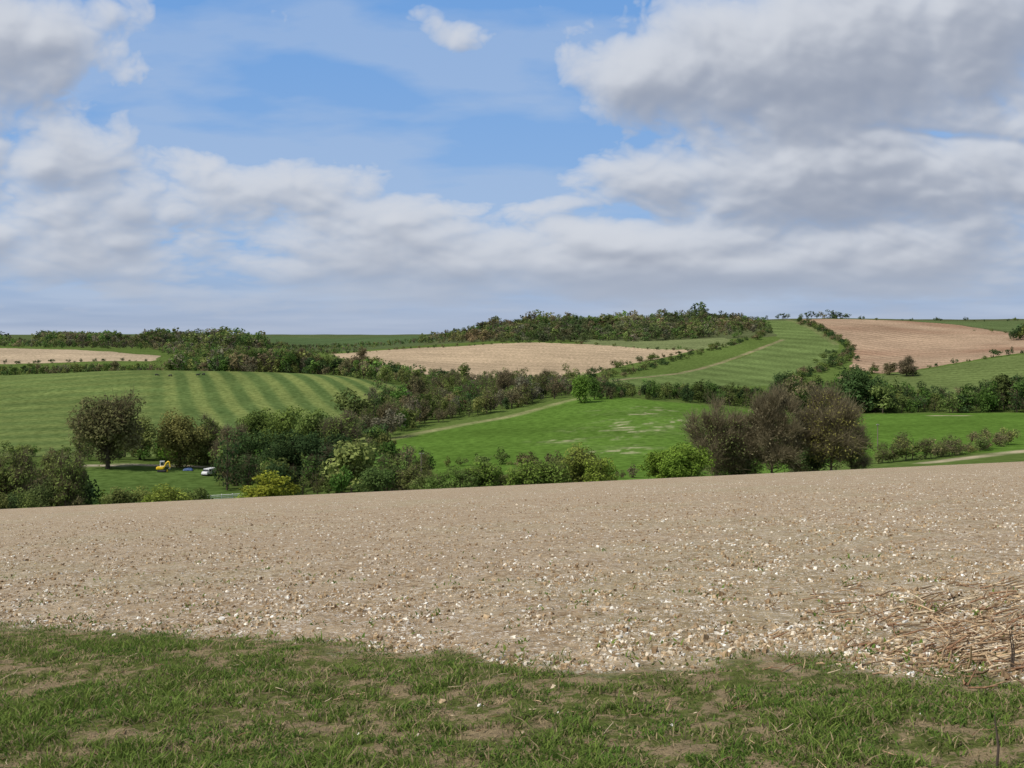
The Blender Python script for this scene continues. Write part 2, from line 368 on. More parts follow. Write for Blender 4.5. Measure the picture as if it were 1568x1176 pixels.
def mass(name,pts,hs,colr,tpls,wf=1.0,seed=0,sink=.2):
    r=np.random.default_rng(seed); pts=np.array(pts); n=len(pts); hs=np.array(hs); colr=np.array(colr)*LF
    ti=r.integers(0,len(tpls),n); Vs=[];Qs=[];Cs=[];off=0
    gz=ground(pts[:,0],pts[:,1])
    for t,tp in enumerate(tpls):
        I=np.where(ti==t)[0]
        if not len(I): continue
        V,Qx,l,k=tp; a=r.uniform(0,6.28,len(I))[:,None]; h=hs[I][:,None]; w=h*wf*r.uniform(.7,1.25,len(I))[:,None]
        x=(V[None,:,0]*np.cos(a)-V[None,:,1]*np.sin(a))*w+pts[I,0][:,None]; y=(V[None,:,0]*np.sin(a)+V[None,:,1]*np.cos(a))*w+pts[I,1][:,None]
        z=V[None,:,2]*h+gz[I][:,None]-sink
        Vs.append(np.stack([x,y,z],-1).reshape(-1,3))
        c=np.where((k==1)[None,:,None],colr[I][:,None,:],np.where((k==2)[None,:,None],TWG,BARK))*l[None,:,None]
        Cs.append(c.reshape(-1,3)); m=len(V)
        Qs.append((Qx[None]+(np.arange(len(I))*m)[:,None,None]+off).reshape(-1,4)); off+=m*len(I)
    return mesh_obj(name,np.concatenate(Vs),np.concatenate(Qs),np.concatenate(Cs),leafm)
OLV=(.082,.108,.030);DKG=(.036,.060,.021);BRN=(.108,.094,.048);YG=(.125,.162,.028);MDG=(.060,.104,.024);RED=(.12,.085,.045);GRY=(.100,.094,.060);KHK=(.102,.118,.036)
def palette(r,n,opts,w):
    w=np.array(w,float);w/=w.sum(); c=np.array(opts)[r.choice(len(opts),n,p=w)]
    return c*r.uniform(.75,1.25,(n,1))*r.uniform(.94,1.06,(n,3))
def scatter(poly,spacing,seed):
    r=np.random.default_rng(seed); P=np.array(poly); lo=P.min(0);hi=P.max(0)
    gx=np.arange(lo[0],hi[0],spacing);gy=np.arange(lo[1],hi[1],spacing)
    A,B=np.meshgrid(gx,gy); A=A.ravel()+r.uniform(-.5,.5,A.size)*spacing; B=B.ravel()+r.uniform(-.5,.5,B.size)*spacing
    m=inpoly(A,B,poly); return np.stack([A[m],B[m]],1)
def line(pts,ym,spacing,jitter,seed,gap=0.):
    r=np.random.default_rng(seed); P=[np.array(hit(a,b,ym)) for a,b in pts]; out=[]
    for p,q in zip(P[:-1],P[1:]):
        n=max(1,int(np.linalg.norm(q-p)/spacing))
        for i in range(n):
            if r.random()<gap: continue
            out.append(p+(q-p)*(i+r.random()*.6)/n+r.normal(0,jitter,2))
    return np.array(out)

FT=[tree_tpl(100+i,W=1.0,ncl=9,nleaf=150,ls=.072,tr=.015) for i in range(6)]
MT=[tree_tpl(200+i,W=.95,ncl=16,nleaf=900,ls=.042,tr=.015) for i in range(6)]
MTB=[tree_tpl(230+i,W=.85,ncl=18,nleaf=1000,ls=.032,tr=.022,bare=.5,twigs=600) for i in range(4)]
HT=[tree_tpl(260+i,W=1.3,ncl=10,nleaf=450,ls=.06,tr=.012) for i in range(4)]
r=np.random.default_rng(3)
def var(P,cl,sc,seed,amt=.5):
    g=fbm(P[:,0]/sc,P[:,1]/sc,3,seed); return cl*(1+amt*(g-.5)*2)[:,None]
def tall(h,p=.08,f=1.45): return np.where(r.random(len(h))<p,h*f,h)
poly=[bd(*p) for p in [(640,1190),(720,1150),(800,1110),(880,1125),(1000,1160),(1110,1195),(1185,1240),(1165,1390),(1120,1500),(1060,1530),(760,1490),(700,1380),(650,1290)]]
P=scatter(poly,9.5,1); pp=CX+F*P[:,0]/P[:,1]
n=len(P); h=r.uniform(4,11,n)*(.40+1.75*fbm(P[:,0]/38,P[:,1]/60,2,4)); h*=np.interp(pp,[650,720,790,815,850,1040,1065,1085,1180],[.75,.9,.95,1.3,1.0,1.0,1.3,1,.6]); h=tall(h,.07,1.45)
cl=palette(r,n,[BRN,OLV,GRY,MDG,KHK,RED],[4,4.5,2.5,2,3,.4])
z=fbm(P[:,0]/45,P[:,1]/45,2,6); cl[z<.42]=cl[z<.42]*.4+np.array(DKG)*.65
q=np.exp(-((pp-725)/28)**2)*(P[:,1]<1230)*.8; cl=cl*(1-q[:,None])+np.array((.13,.09,.045))*q[:,None]
mass('hill_woodland',P,h,var(P,cl,60,33,.7)+.004,FT,1.05,2)  # flat lift after var() paints slight distance haze into the tints
poly=[bd(*p) for p in [(-400,1090),(0,1085),(235,1060),(262,900),(330,880),(420,920),(480,1000),(560,1180),(660,1240),(640,1300),(400,1380),(-400,1400)]]
P=scatter(poly,11,11); n=len(P); pp=CX+F*P[:,0]/P[:,1]; h=r.uniform(5,11,n)
bump=fbm(P[:,0]/30,P[:,1]/110,2,61)
h=np.where((pp<235)&(P[:,1]>1150),4+40*np.clip(bump-.33,0,1),h)
h=np.where((pp>225)&(pp<405)&(P[:,1]>1130),r.uniform(12,20,n)*(.6+1.0*bump),h); h=np.where((pp>60)&(pp<165)&(P[:,1]>1200),17,h)
h=np.where(pp>440,h*.55,h)
cl=palette(r,n,[OLV,MDG,BRN,GRY,DKG,KHK],[5,3.5,3.5,2.5,1.5,3]); mass('distant_woodland',P,h,var(P,cl,60,34,.7)+.004,FT,.95,3)  # tints raised a little: aerial haze put into the leaf colour
poly=[bd(*p) for p in [(-400,640),(0,650),(240,650),(400,655),(500,640),(600,600),(640,610),(650,700),(560,770),(440,840),(265,860),(250,740),(0,735),(-400,735)]]
P=scatter(poly,8.3,12); n=len(P); pp=CX+F*P[:,0]/P[:,1]
h=tall(np.interp(pp,[-400,0,240,290,430,520,640],[5.5,6,7,12,13,11,9])*r.uniform(.5,1.3,n),.05,1.3)
cl=palette(r,n,[OLV,MDG,BRN,DKG,GRY,KHK],[4,3.5,2.8,3,1.5,3]); mass('tree_belt_woodland',P,h,var(P,cl,40,35,.7),FT+MT[:3],.95,4)
poly=[hit(a,b,300) for a,b in [(520,690),(600,672),(640,655),(760,632),(895,603),(940,602),(930,590),(850,591),(700,588),(635,598),(600,610),(540,645)]]
P=scatter(poly,7.5,13); n=len(P); pp=CX+F*P[:,0]/P[:,1]; h=tall(r.uniform(5,13,n)*np.interp(pp,[500,800,940],[1,1.05,.7]),.1,1.45)
cl=palette(r,n,[BRN,OLV,GRY,MDG,KHK,DKG],[3,4,1.8,2.5,3,1]); mass('hedge_belt_woodland',P,h,var(P,cl,25,36,.6),MT+MTB*3,.88,5)
poly=[bd(*p) for p in [(915,470),(1090,480),(1300,480),(1568,480),(2000,480),(2000,545),(1568,540),(1300,540),(1100,540),(915,540)]]
P=scatter(poly,7.2,14); n=len(P); pp=CX+F*P[:,0]/P[:,1]
h=np.interp(pp,[900,1100,1170,1200,1260,1300,1370,1400,1470,1500,1568,1700],[9,11,12,17,16,21,16,12,11,16,20,17])*r.uniform(.45,1.15,n)
cl=palette(r,n,[DKG,MDG,OLV,BRN],[3.5,3,3,1.3]); mass('valley_woodland',P,h,var(P,cl,30,37),MT+MTB[:2],.9,6)
poly=[bd(*p) for p in [(345,212),(640,180),(650,225),(590,300),(520,315),(345,300)]]
P=scatter(poly,6.8,15); n=len(P); h=r.uniform(5,13,n); h=tall(h*np.interp(CX+F*P[:,0]/P[:,1],[340,560,650],[1,1,.65]),.1,1.3)
cl=palette(r,n,[DKG,OLV,MDG,KHK,BRN],[2.5,4,2.5,2.5,1.8]); mass('valley_thicket',P,h,var(P,cl,15,38),MT+MTB,.85,16)
poly=[bd(*p) for p in [(120,279),(350,282),(360,305),(110,305)]]
P=scatter(poly,6.5,17); n=len(P); h=r.uniform(4,12,n); cl=palette(r,n,[OLV,MDG,KHK,BRN],[4,3,2,2]); mass('valley_thicket',P,h,cl,MT+MTB*2,.85,18)
poly=[bd(*p) for p in [(-300,160),(60,160),(128,165),(125,190),(60,215),(-300,225)]]
P=scatter(poly,5.5,19); n=len(P); h=tall(r.uniform(4,10,n),.12,1.4); cl=palette(r,n,[OLV,DKG,KHK,BRN],[4,1,3,2]); mass('valley_thicket',P,h,cl,MT+MTB*2,.85,20)
poly=[bd(*p) for p in [(165,150),(312,150),(312,182),(165,190)]]
P=scatter(poly,3.4,24); n=len(P); h=r.uniform(2.5,5,n); cl=palette(r,n,[OLV,YG,KHK,BRN],[3,2.5,3,1.2]); mass('gorse_scrub',P,h,cl,HT,.9,25)
def hedge(pts,ym,sp,ji,h,opts,w,seed,gap=0,tp=HT,wf=1.0,name='hedgerow'):
    P=line(pts,ym,sp,ji,seed,gap); rr=np.random.default_rng(seed); n=len(P)
    mass(name,P,rr.uniform(h*.5,h*1.5,n),palette(rr,n,opts,w),tp,wf,seed)
hedge([(1182,508),(1150,520),(1110,532),(1045,548),(1000,562),(940,578)],700,6,4,5,[OLV,DKG,BRN],[2,2,1],21,.1)
hedge([(1180,508),(1120,524),(1060,540)],900,8,9,5,[OLV,MDG,KHK],[2,2,1],22,.2)
hedge([(1222,491),(1268,511),(1300,532),(1300,548),(1255,568),(1215,582)],650,5,3,5.5,[OLV,DKG,BRN],[2,2,1],23,.05)
hedge([(1280,540),(1290,560),(1340,574)],650,7,8,5.5,[OLV,DKG,BRN],[2,2,1],24,.1)
hedge([(1350,573),(1430,562),(1500,552),(1568,542),(1750,530)],600,12,2,6,[DKG,OLV],[2,1.5],25,.25)
hedge([(1120,492),(1185,491)],1200,11,3,6,[DKG,OLV],[3,1],26,.25)
hedge([(1310,490),(1400,491.5),(1568,491.5),(1750,492)],1200,22,3,5.5,[DKG,OLV],[3,1],27,.35)
hedge([(505,543),(600,536),(700,530.5),(800,525.5),(900,527),(1068,537)],900,9,2,3.0,[OLV,DKG,BRN],[2,2,1],28,.1)
hedge([(1068,537),(1000,550),(930,568),(840,585),(700,580),(600,568)],700,7,4,5,[OLV,DKG,BRN],[2,2,2],29,.25)
hedge([(400,533),(500,532),(600,528),(680,521)],1150,9,2,4,[OLV,DKG],[1,2],30,.05)
hedge([(-300,557),(0,557),(235,554)],700,8,2,3,[OLV,DKG],[1,2],31,.05)
hedge([(1325,712),(1400,704),(1470,695),(1545,680)],170,2.2,.8,3.8,[BRN,OLV,KHK],[3,3,2],32,.05,[tree_tpl(300+i,W=1.2,base=0,ncl=12,nleaf=900,ls=.042,tr=.015,bare=.35,twigs=600) for i in range(3)])
hedge([(-150,706),(0,702),(115,696)],250,3.5,1.5,5,[OLV,BRN,MDG],[2,2,2],33)
hedge([(1470,505),(1568,512),(1700,518)],900,14,2,4,[DKG,OLV],[2,1],34,.3)
hedge([(680,716),(790,708),(850,722)],190,4,2.5,3,[OLV,BRN,KHK],[2,2,1],35)
hedge([(925,735),(990,730)],150,2.5,1.5,2.2,[BRN,KHK],[2,1],36)
P=[bd(a,1440) for a in (1192,1200,1206,1228,1236,1243,1250,1262,1270,1280,1290,1300,1296,1276)]
mass('skyline_trees',P,[9,11,9,10,12,13,11,13,14,13,12,9,10,12],palette(r,14,[DKG,OLV,BRN],[3,2,1]),FT,1.25,7)
P=[bd(a,1080+b) for a,b in ((1552,0),(1560,10),(1570,0),(1582,20),(1600,10),(1566,30))]
mass('field_corner_trees',P,[14,20,22,23,22,20],palette(r,6,[DKG,OLV],[3,1]),FT+MT,1.1,8)

# ------------------------------------------------------------ individual trees
def big(seed,**k):
    d=dict(W=.85,base=.05,ncl=46,nleaf=6500,ls=.022,tr=.022); d.update(k); return tree_tpl(seed,**d)
place('oak_tree',165,262,22.5,.98,big(1,W=.85,base=.07,ncl=60,nleaf=9500,ls=.0195,bare=.15,twigs=3000),(.095,.095,.040))
place('oak_tree',275,272,17.5,.95,big(2),(.108,.105,.034))
place('hawthorn_tree',264,282,12,.8,big(3,nleaf=5000),(.085,.15,.022))
place('ash_tree',215,290,14,.9,big(4),KHK)
place('ash_tree',355,258,14.5,.8,big(5,bare=.55,twigs=5000,base=.1),BRN,(.17,.14,.09))
place('ash_tree',318,285,15,.9,big(6,bare=.4,twigs=3500),OLV,(.17,.14,.09))
place('holm_oak_tree',388,238,15,1.0,big(7,W=.95,base=0,nleaf=8000),(.042,.068,.022))
place('holm_oak_tree',440,231,15,.95,big(8,W=.95,base=0,nleaf=8000),(.028,.046,.016))
place('holm_oak_tree',500,228,14,1.0,big(9,W=.95,base=0,nleaf=8000),(.026,.044,.016))
place('sycamore_tree',432,275,21,.8,big(10),(.088,.120,.028))
place('sycamore_tree',480,262,18,.85,big(11),(.078,.108,.028))
place('sycamore_tree',395,285,17.5,.9,big(12),(.078,.108,.028))
place('ash_tree',520,255,16.5,.85,big(13,bare=.45,twigs=4000,base=.1),OLV,(.17,.145,.09))
place('field_maple_tree',545,290,12,.9,big(14,nleaf=5000),(.085,.14,.028))
place('field_maple_tree',560,225,9.5,1.1,big(15,base=0,nleaf=5000),(.05,.082,.026))
place('hazel_bush',600,200,8,1.3,big(16,base=0,nleaf=5000,bare=.2,twigs=1500),OLV)
place('hazel_bush',635,190,6.5,1.4,big(17,base=0,nleaf=4000,bare=.25,twigs=1500),KHK)
place('elder_bush',575,180,7,1.3,big(18,base=0,nleaf=4000),(.062,.094,.028))
place('birch_tree',20,175,14,.75,big(19,W=.8,bare=.4,twigs=4000),(.10,.125,.035))
place('birch_tree',-30,180,14,.8,big(20,W=.8,bare=.3,twigs=2500),OLV)
place('hazel_bush',65,170,8,1.1,big(21,base=0,nleaf=4500),(.07,.09,.03))
place('birch_tree',108,172,12.8,.7,big(22,W=.75,bare=.4,twigs=4000),(.095,.122,.034))
place('hazel_bush',85,200,12,.9,big(23,base=0,bare=.3,twigs=2500),KHK)
place('hawthorn_tree',10,168,6,1.2,big(24,base=0,nleaf=4000),(.05,.074,.026))
for i,(p,Yy,h,w,c) in enumerate([(185,155,6,1.2,KHK),(222,158,6.2,1.2,(.115,.13,.035)),(262,150,6.0,1.4,(.13,.155,.03)),(298,155,5.6,1.2,OLV),(240,152,5.6,1.1,YG)]):
    place('gorse_bush',p,Yy,h,w,big(30+i,base=0,nleaf=3500,ls=.027),c)
place('willow_bush',412,140,6.6,1.3,big(40,base=0,ls=.025),(.150,.160,.022))
place('willow_bush',390,150,5.2,1.3,big(41,base=0,ls=.025),YG)
for i,(p,Yy,h,w,c) in enumerate([(672,142,4.8,1.3,(.082,.122,.03)),(705,138,5.2,1.3,(.075,.112,.028)),(738,140,6.0,1.2,(.095,.142,.028)),(765,150,4.4,1.2,OLV),(805,140,5.8,1.3,(.105,.148,.03)),(840,142,5.5,1.4,(.098,.140,.03)),(868,150,5.7,1.2,KHK),(892,146,7.4,1.1,(.118,.14,.03)),(918,140,5.6,1.1,YG),(650,150,4.4,1.2,OLV),(775,142,3.8,1.4,KHK)]):
    place('hawthorn_bush',p,Yy,h,w,big(50+i,base=0,nleaf=4500,ls=.025,bare=.1,twigs=700),c)
place('hawthorn_bush',1010,138,6.0,1.1,big(61,base=0,ls=.024),(.098,.146,.022))
place('hawthorn_bush',1054,140,6.6,1.1,big(62,base=0,ls=.024),(.102,.150,.024))
place('hawthorn_bush',1032,136,5.6,1.3,big(63,base=0,ls=.024),(.095,.146,.022))
bt=dict(base=.0,ncl=100,nleaf=7000,ls=.012,bare=.35,twigs=11000,tr=.013,up=1.0,rmax=1.0)
TW1=(.19,.16,.095)
place('alder_tree',1098,152,13,.95,big(70,**{**bt,'W':.85}),(.095,.112,.038),TW1)
place('alder_tree',1182,150,14.4,.9,big(71,**{**bt,'W':.75,'bare':.6}),(.11,.096,.056),TW1)
place('poplar_tree',1272,150,13.4,.97,big(72,**{**bt,'W':.85,'bare':.2}),(.130,.122,.036),TW1)
place('alder_tree',1140,162,11.5,.85,big(73,**{**bt,'W':.8}),(.095,.10,.040),TW1)
place('alder_tree',1226,165,12,.85,big(74,**{**bt,'W':.8}),(.10,.104,.040),TW1)
place('poplar_tree',1304,160,10.5,.85,big(75,**{**bt,'W':.75}),(.10,.128,.036),TW1)
place('elder_bush',1245,158,6,1.1,big(76,base=0,nleaf=3500,ls=.026),(.06,.09,.03))
place('elder_bush',1130,158,6,1.2,big(77,base=0,nleaf=3500,ls=.026),(.07,.085,.03))
place('field_maple_tree',888,455,16,.8,big(80,base=0,nleaf=4000,ls=.028),(.09,.15,.027))
place('field_maple_tree',910,470,12,.8,big(81,base=0,nleaf=4000,ls=.028),MDG)
place('ash_tree',555,850,17,.7,big(82,base=.1,bare=.3,twigs=2500,nleaf=3500,ls=.026),BRN)
place('ash_tree',462,800,17,.7,big(92,base=.1,bare=.3,twigs=2500,nleaf=3500,ls=.026),BRN)
place('oak_tree',1388,740,16,1.2,big(83,base=0,bare=.3,twigs=3000,nleaf=4000,ls=.028),(.11,.09,.055))
place('oak_tree',1362,755,11,1.2,big(84,base=0,nleaf=3000,ls=.03),BRN)
place('holm_oak_tree',1203,500,21,.8,big(85,base=0,nleaf=5000,ls=.025),DKG)
place('holm_oak_tree',1308,495,25,.7,big(86,base=0,nleaf=5000,ls=.025),(.042,.070,.022))
place('holm_oak_tree',1340,490,19,.9,big(87,base=0,nleaf=5000,ls=.025),(.042,.074,.024))
place('ash_tree',775,520,18,.75,big(88,bare=.5,base=.1,twigs=4000,nleaf=3000,ls=.022),BRN)
place('ash_tree',832,530,16,.65,big(89,bare=.5,base=.1,twigs=4000,nleaf=3000,ls=.022),OLV)
place('ash_tree',690,560,16,.85,big(90,bare=.4,base=.1,twigs=3000,nleaf=3000,ls=.024),OLV)

# ------------------------------------------------------------ foreground grass, flints, stubble
def blades(name,n,hmin,hmax,wid,ymin,ymax,cond,seed):
    r=np.random.default_rng(seed)
    yy=ymin+(ymax-ymin)*r.random(n)**1.15; xx=(r.random(n)*2-1)*(.58*yy+1.2)
    den=.5*fbm(xx*1.1,yy*1.1,3,55)+.5*fbm(xx*5,yy*5,3,56); keep=cond(xx,yy,den,r); xx=xx[keep];yy=yy[keep];den=den[keep]; n=len(xx)
    zz=height(xx,yy)+ZC+micro(xx,yy)-.004
    cl=fbm(xx*3,yy*3,2,14)
    h=r.uniform(hmin,hmax,n)*(.35+1.3*cl)*np.clip(1.6-1.3*den,.4,1.3)
    h*=np.where(yy<bound(xx,yy),.5+.5*np.clip((bound(xx,yy)-yy)/.9,0,1),1)
    a=r.uniform(0,6.28,n); w=wid*r.uniform(.6,1.4,n)
    ln=r.normal(0,.8,(n,2))*h[:,None]
    B=np.stack([xx,yy,zz],1); t=np.stack([np.cos(a),np.sin(a),0*a],1)*w[:,None]
    M=B+np.stack([ln[:,0]*.35,ln[:,1]*.35,h*.6],1); Tt=B+np.stack([ln[:,0],ln[:,1],h],1)
    V=np.stack([B-t,B+t,M+t*.8,M-t*.8,Tt+t*.15,Tt-t*.15],1).reshape(-1,3)
    i=np.arange(n)[:,None]*6; Qx=np.concatenate([i+np.array([0,1,2,3]),i+np.array([3,2,4,5])])
    g=np.array((.128,.186,.040))[None]*r.uniform(.6,1.35,(n,1))
    dry=(r.random(n)<(.10+.6*np.clip((den-.46)*6,0,1)))
    g[dry]=np.array((.38,.30,.17))*r.uniform(.5,1.15,(dry.sum(),1))
    dk=cl<.40; g[dk&~dry]*=np.array((.75,.88,.8)); yl=r.random(n)<.18; g[yl&~dry]=np.array((.19,.25,.055))
    return mesh_obj(name,V,Qx,np.repeat(g,6,0),bladem)
def c1(x,y,d,r):
    b=bound(x,y)
    return (y<b+.14*r.normal(size=len(x)))&(r.random(len(x))<np.clip(1-(d-.48)*8,.10,1.0))
blades('grass_verge',310000,.018,.060,.0046,4.2,13.5,c1,1)
def c2(x,y,d,r):
    b=bound(x,y); s=fbm(x*2.4,y*2.4,3,200)
    return (y>b)&(s>.575+.016*(y-b))&(r.random(len(x))<.30)
blades('field_weeds',130000,.02,.05,.011,6,34,c2,2)
def chips(name,n,smin,smax,ymin,ymax,pal,seed,flat=.6):
    r=np.random.default_rng(seed); yy=ymin*(ymax/ymin)**(r.random(n)**1.1); xx=(r.random(n)*2-1)*(.56*yy+1)
    b=bound(xx,yy)
    keep=(yy>b+.05)|(r.random(n)<.004); d=.5*fbm(xx*.9,yy*.9,4,300)+.5*fbm(xx*3.3,yy*3.3,2,310); keep&=r.random(n)<np.clip(.16+4.5*(d-.43),.05,1)
    xx=xx[keep];yy=yy[keep]; n=len(xx)
    s=(smin*(smax/smin)**(r.random(n)**2.4))*(1+.008*yy)
    zz=height(xx,yy)+ZC+micro(xx,yy)+s*.10
    cube=np.array([[-1,-1,-1],[1,-1,-1],[1,1,-1],[-1,1,-1],[-1,-1,1],[1,-1,1],[1,1,1],[-1,1,1]])*.5
    V=cube[None]*r.uniform(.45,1.25,(n,8,1))+r.uniform(-.12,.12,(n,8,3)); V[:,4:]*=np.array([.7,.7,1])
    V=V*np.stack([r.uniform(.7,1.4,n),r.uniform(.5,1,n),r.uniform(.3,.7,n)*flat/.6],1)[:,None]*s[:,None,None]
    a=r.uniform(0,6.28,n)[:,None]; tl=r.normal(0,.3,n)[:,None]
    x=V[...,0]*np.cos(a)-V[...,1]*np.sin(a); y=V[...,0]*np.sin(a)+V[...,1]*np.cos(a); z=V[...,2]+tl*x
    V=np.stack([x+xx[:,None],y+yy[:,None],z+zz[:,None]],-1).reshape(-1,3)
    q=np.array([[4,5,6,7],[0,1,5,4],[1,2,6,5],[2,3,7,6],[3,0,4,7]])
    Qx=(q[None]+(np.arange(n)*8)[:,None,None]).reshape(-1,4)
    c=np.array(pal)[r.integers(0,len(pal),n)]*r.uniform(.8,1.12,(n,1))
    return mesh_obj(name,V,Qx,np.repeat(c,8,0),stonem)
chips('flint_stones',115000,.009,.055,6,70,[(.70,.64,.55),(.60,.52,.41),(.78,.75,.68),(.45,.38,.29),(.58,.47,.34)],5)
chips('soil_clods',75000,.012,.060,6,50,[(.35,.25,.15),(.27,.185,.11),(.43,.32,.20)],6,.9)
def stalks(name,xs,ys,L,R,seed,up=.05):
    r=np.random.default_rng(seed); Vs=[];Qs=[];Cs=[];off=0
    for x,y in zip(xs,ys):
        l=L*r.uniform(.2,1.4); a=r.normal(.25,1.0); e=abs(r.normal(0,up)); d=np.array([math.cos(a)*math.cos(e),math.sin(a)*math.cos(e),math.sin(e)-NB*math.sin(a)+NC*math.cos(a)])
        rad=R*r.uniform(.5,1.2); p=np.array([x,y,float(plane(x,y))+ZC+rad+.008]); m=p+d*l*.5+r.normal(0,.01,3)
        V,Qx=prism([p,m,p+d*l],[rad,rad*.95,rad*.6],4); Vs.append(V);Qs.append(Qx+off);off+=len(V)
        Cs.append(np.tile(np.array([(.46,.33,.20),(.34,.23,.14),(.55,.44,.30),(.18,.12,.075),(.26,.15,.09)][r.integers(0,5)])*r.uniform(.8,1.1),(len(V),1)))
    return mesh_obj(name,np.concatenate(Vs),np.concatenate(Qs),np.concatenate(Cs),stonem,True)
r=np.random.default_rng(77)
n=4200; yy=r.uniform(6.2,12.5,n); u=r.uniform(.15,.58,n); xx=u*yy
row_=HZ+F*(1.6/yy+NB-NC*u)
cx_=.5*fbm(xx*1.6,yy*1.6,3,88)+.5*fbm(xx*4,yy*4,2,89)
k=(yy>bound(xx,yy)-.25)&(r.random(n)<np.clip((u-.24)/.22,0,1)**1.3*np.clip((cx_-.39)*6,0.02,1)*np.clip((row_-875)/60,0,1)*.75); stalks('maize_stubble',xx[k],yy[k],.22,.008,9,.2)
n=1700; yy=6*(30/6)**r.random(n); xx=(r.random(n)*2-1)*(.55*yy+.5); k=yy>bound(xx,yy)-.2
stalks('straw_debris',xx[k],yy[k],.11,.0035,10)
n=700; yy=r.uniform(4.3,11,n); xx=(r.random(n)*2-1)*(.55*yy+.5); d=fbm(xx*1.1,yy*1.1,4,55); k=(yy<bound(xx,yy))&(d>.46)
stalks('dead_grass_litter',xx[k],yy[k],.11,.0035,11,.2)
Vs=[];Qs=[];off=0
for i,(p_,y_) in enumerate([(1551,7.1),(1548,7.12),(1526,4.9)]):
    x=(p_-CX)/F*y_; z=float(plane(x,y_))+ZC; V,Qx=prism([(x,y_,z),(x+.01,y_,z+.12),(x-.005,y_+.01,z+.27)],[.007,.006,.003],5); Vs.append(V);Qs.append(Qx+off);off+=len(V)
V=np.concatenate(Vs); mesh_obj('dock_stem',V,np.concatenate(Qs),np.tile(np.array((.07,.055,.045)),(len(V),1)),stonem,True)

# ------------------------------------------------------------ man-made objects
def empty(name,x,y,rot=0,sc=1):
    e=bpy.data.objects.new(name,None); S.collection.objects.link(e); e.location=(x,y,float(ground(x,y))); e.rotation_euler=(0,0,rot); e.scale=(sc,)*3; return e
def box(name,par,c,s,mat,rot=(0,0,0),bev=.03,taper=None):
    V=np.array([[x,y,z] for z in(-.5,.5) for x,y in((-.5,-.5),(.5,-.5),(.5,.5),(-.5,.5))])
    if taper: V[4:,0]*=taper[0];V[4:,1]*=taper[1]
    V*=np.array(s); Qx=np.array([[0,3,2,1],[4,5,6,7],[0,1,5,4],[1,2,6,5],[2,3,7,6],[3,0,4,7]])
    ob=mesh_obj(name,V,Qx,None,mat,False,par); ob.location=c; ob.rotation_euler=rot
    if bev: m=ob.modifiers.new('b','BEVEL'); m.width=bev; m.segments=2
    return ob
def rod(name,par,P,R,mat,sides=12):
    V,Qx=prism(P,R,sides); return mesh_obj(name,V,Qx,None,mat,True,par)
def wheel(name,par,c,rad,w,mat,axis='x'):
    d={'x':np.array([1,0,0]),'y':np.array([0,1,0])}[axis]*w/2; c=np.array(c,float)
    return rod(name,par,[c-d*1.001,c-d,c-d*.6,c+d*.6,c+d,c+d*1.001],[.01,rad*.85,rad,rad,rad*.85,.01],mat,18)
yel=plain('excavator_yellow',(.90,.60,.03),.4);blk=plain('rubber_black',(.02,.02,.02),.8);wht=plain('white_paint',(.75,.76,.76),.35);gls=plain('dark_glass',(.03,.04,.05),.08);stl=plain('steel_grey',(.3,.3,.3),.4,.8);blu=plain('blue_sheet',(.04,.09,.22),.6);wood=plain('weathered_wood',(.16,.13,.10),.9);whw=plain('white_fence_paint',(.72,.72,.68),.6)
x,y=hit(248,723,215,300); e=empty('mini_excavator',x,y,.25,1.12)
for s in(-1,1):
    box('track_%s'%('l' if s<0 else 'r'),e,(0,s*.62,.26),(2.0,.34,.5),blk,bev=.2)
box('undercarriage',e,(0,0,.42),(1.2,1.0,.22),stl); box('house',e,(-.35,0,.98),(1.5,1.35,.62),yel,bev=.12)
box('counterweight',e,(-1.1,0,.95),(.3,1.2,.5),yel,bev=.12); box('cab_frame',e,(.05,.28,1.85),(1.05,.78,1.2),wht,bev=.08,taper=(.88,.9))
box('cab_glass_front',e,(.56,.28,1.92),(.04,.58,.8),gls,rot=(0,-.05,0),bev=.01); box('cab_glass_side',e,(.05,-.13,1.95),(.75,.04,.7),gls,bev=.01)
box('cab_roof',e,(.05,.28,2.5),(1.08,.8,.1),wht); rod('boom',e,[(.4,-.35,1.0),(1.0,-.35,2.1),(1.35,-.35,2.5),(1.7,-.35,2.3)],[.16,.18,.16,.12],yel,8)
rod('stick',e,[(1.65,-.35,2.45),(1.85,-.35,1.1)],[.14,.11],yel,8); rod('hydraulic_ram',e,[(.65,-.35,1.1),(1.2,-.35,2.1)],[.05,.04],stl,8)
box('bucket',e,(1.75,-.35,.85),(.5,.5,.45),stl,rot=(0,.5,0),bev=.08,taper=(.7,1)); box('dozer_blade',e,(1.2,0,.3),(.1,1.5,.4),yel)
x,y=hit(321,728,205,300); e=empty('white_van',x,y,-.25)
box('body',e,(0,0,1.15),(1.85,3.6,1.5),wht,bev=.15,taper=(.9,.97)); box('bonnet',e,(0,-2.15,.85),(1.8,1.0,.8),wht,bev=.18,taper=(.92,.8))
box('windscreen',e,(0,-1.83,1.5),(1.5,.06,.62),gls,rot=(.3,0,0),bev=.02); box('side_window_l',e,(-.9,-1.2,1.5),(.04,.8,.45),gls,rot=(0,.06,0),bev=.01); box('side_window_r',e,(.9,-1.2,1.5),(.04,.8,.45),gls,rot=(0,-.06,0),bev=.01)
box('bumper',e,(0,-2.68,.5),(1.75,.12,.25),blk)
for i,(a,b) in enumerate([(-.85,-1.8),(.85,-1.8),(-.85,1.2),(.85,1.2)]): wheel('wheel_%d'%(i+1),e,(a,b,.33),.33,.22,blk)
x,y=hit(288,721,220,300); e=empty('tarpaulin_covered_stack',x,y,.1)
box('pallet',e,(0,0,.08),(2.4,1.2,.14),wood,bev=.01)
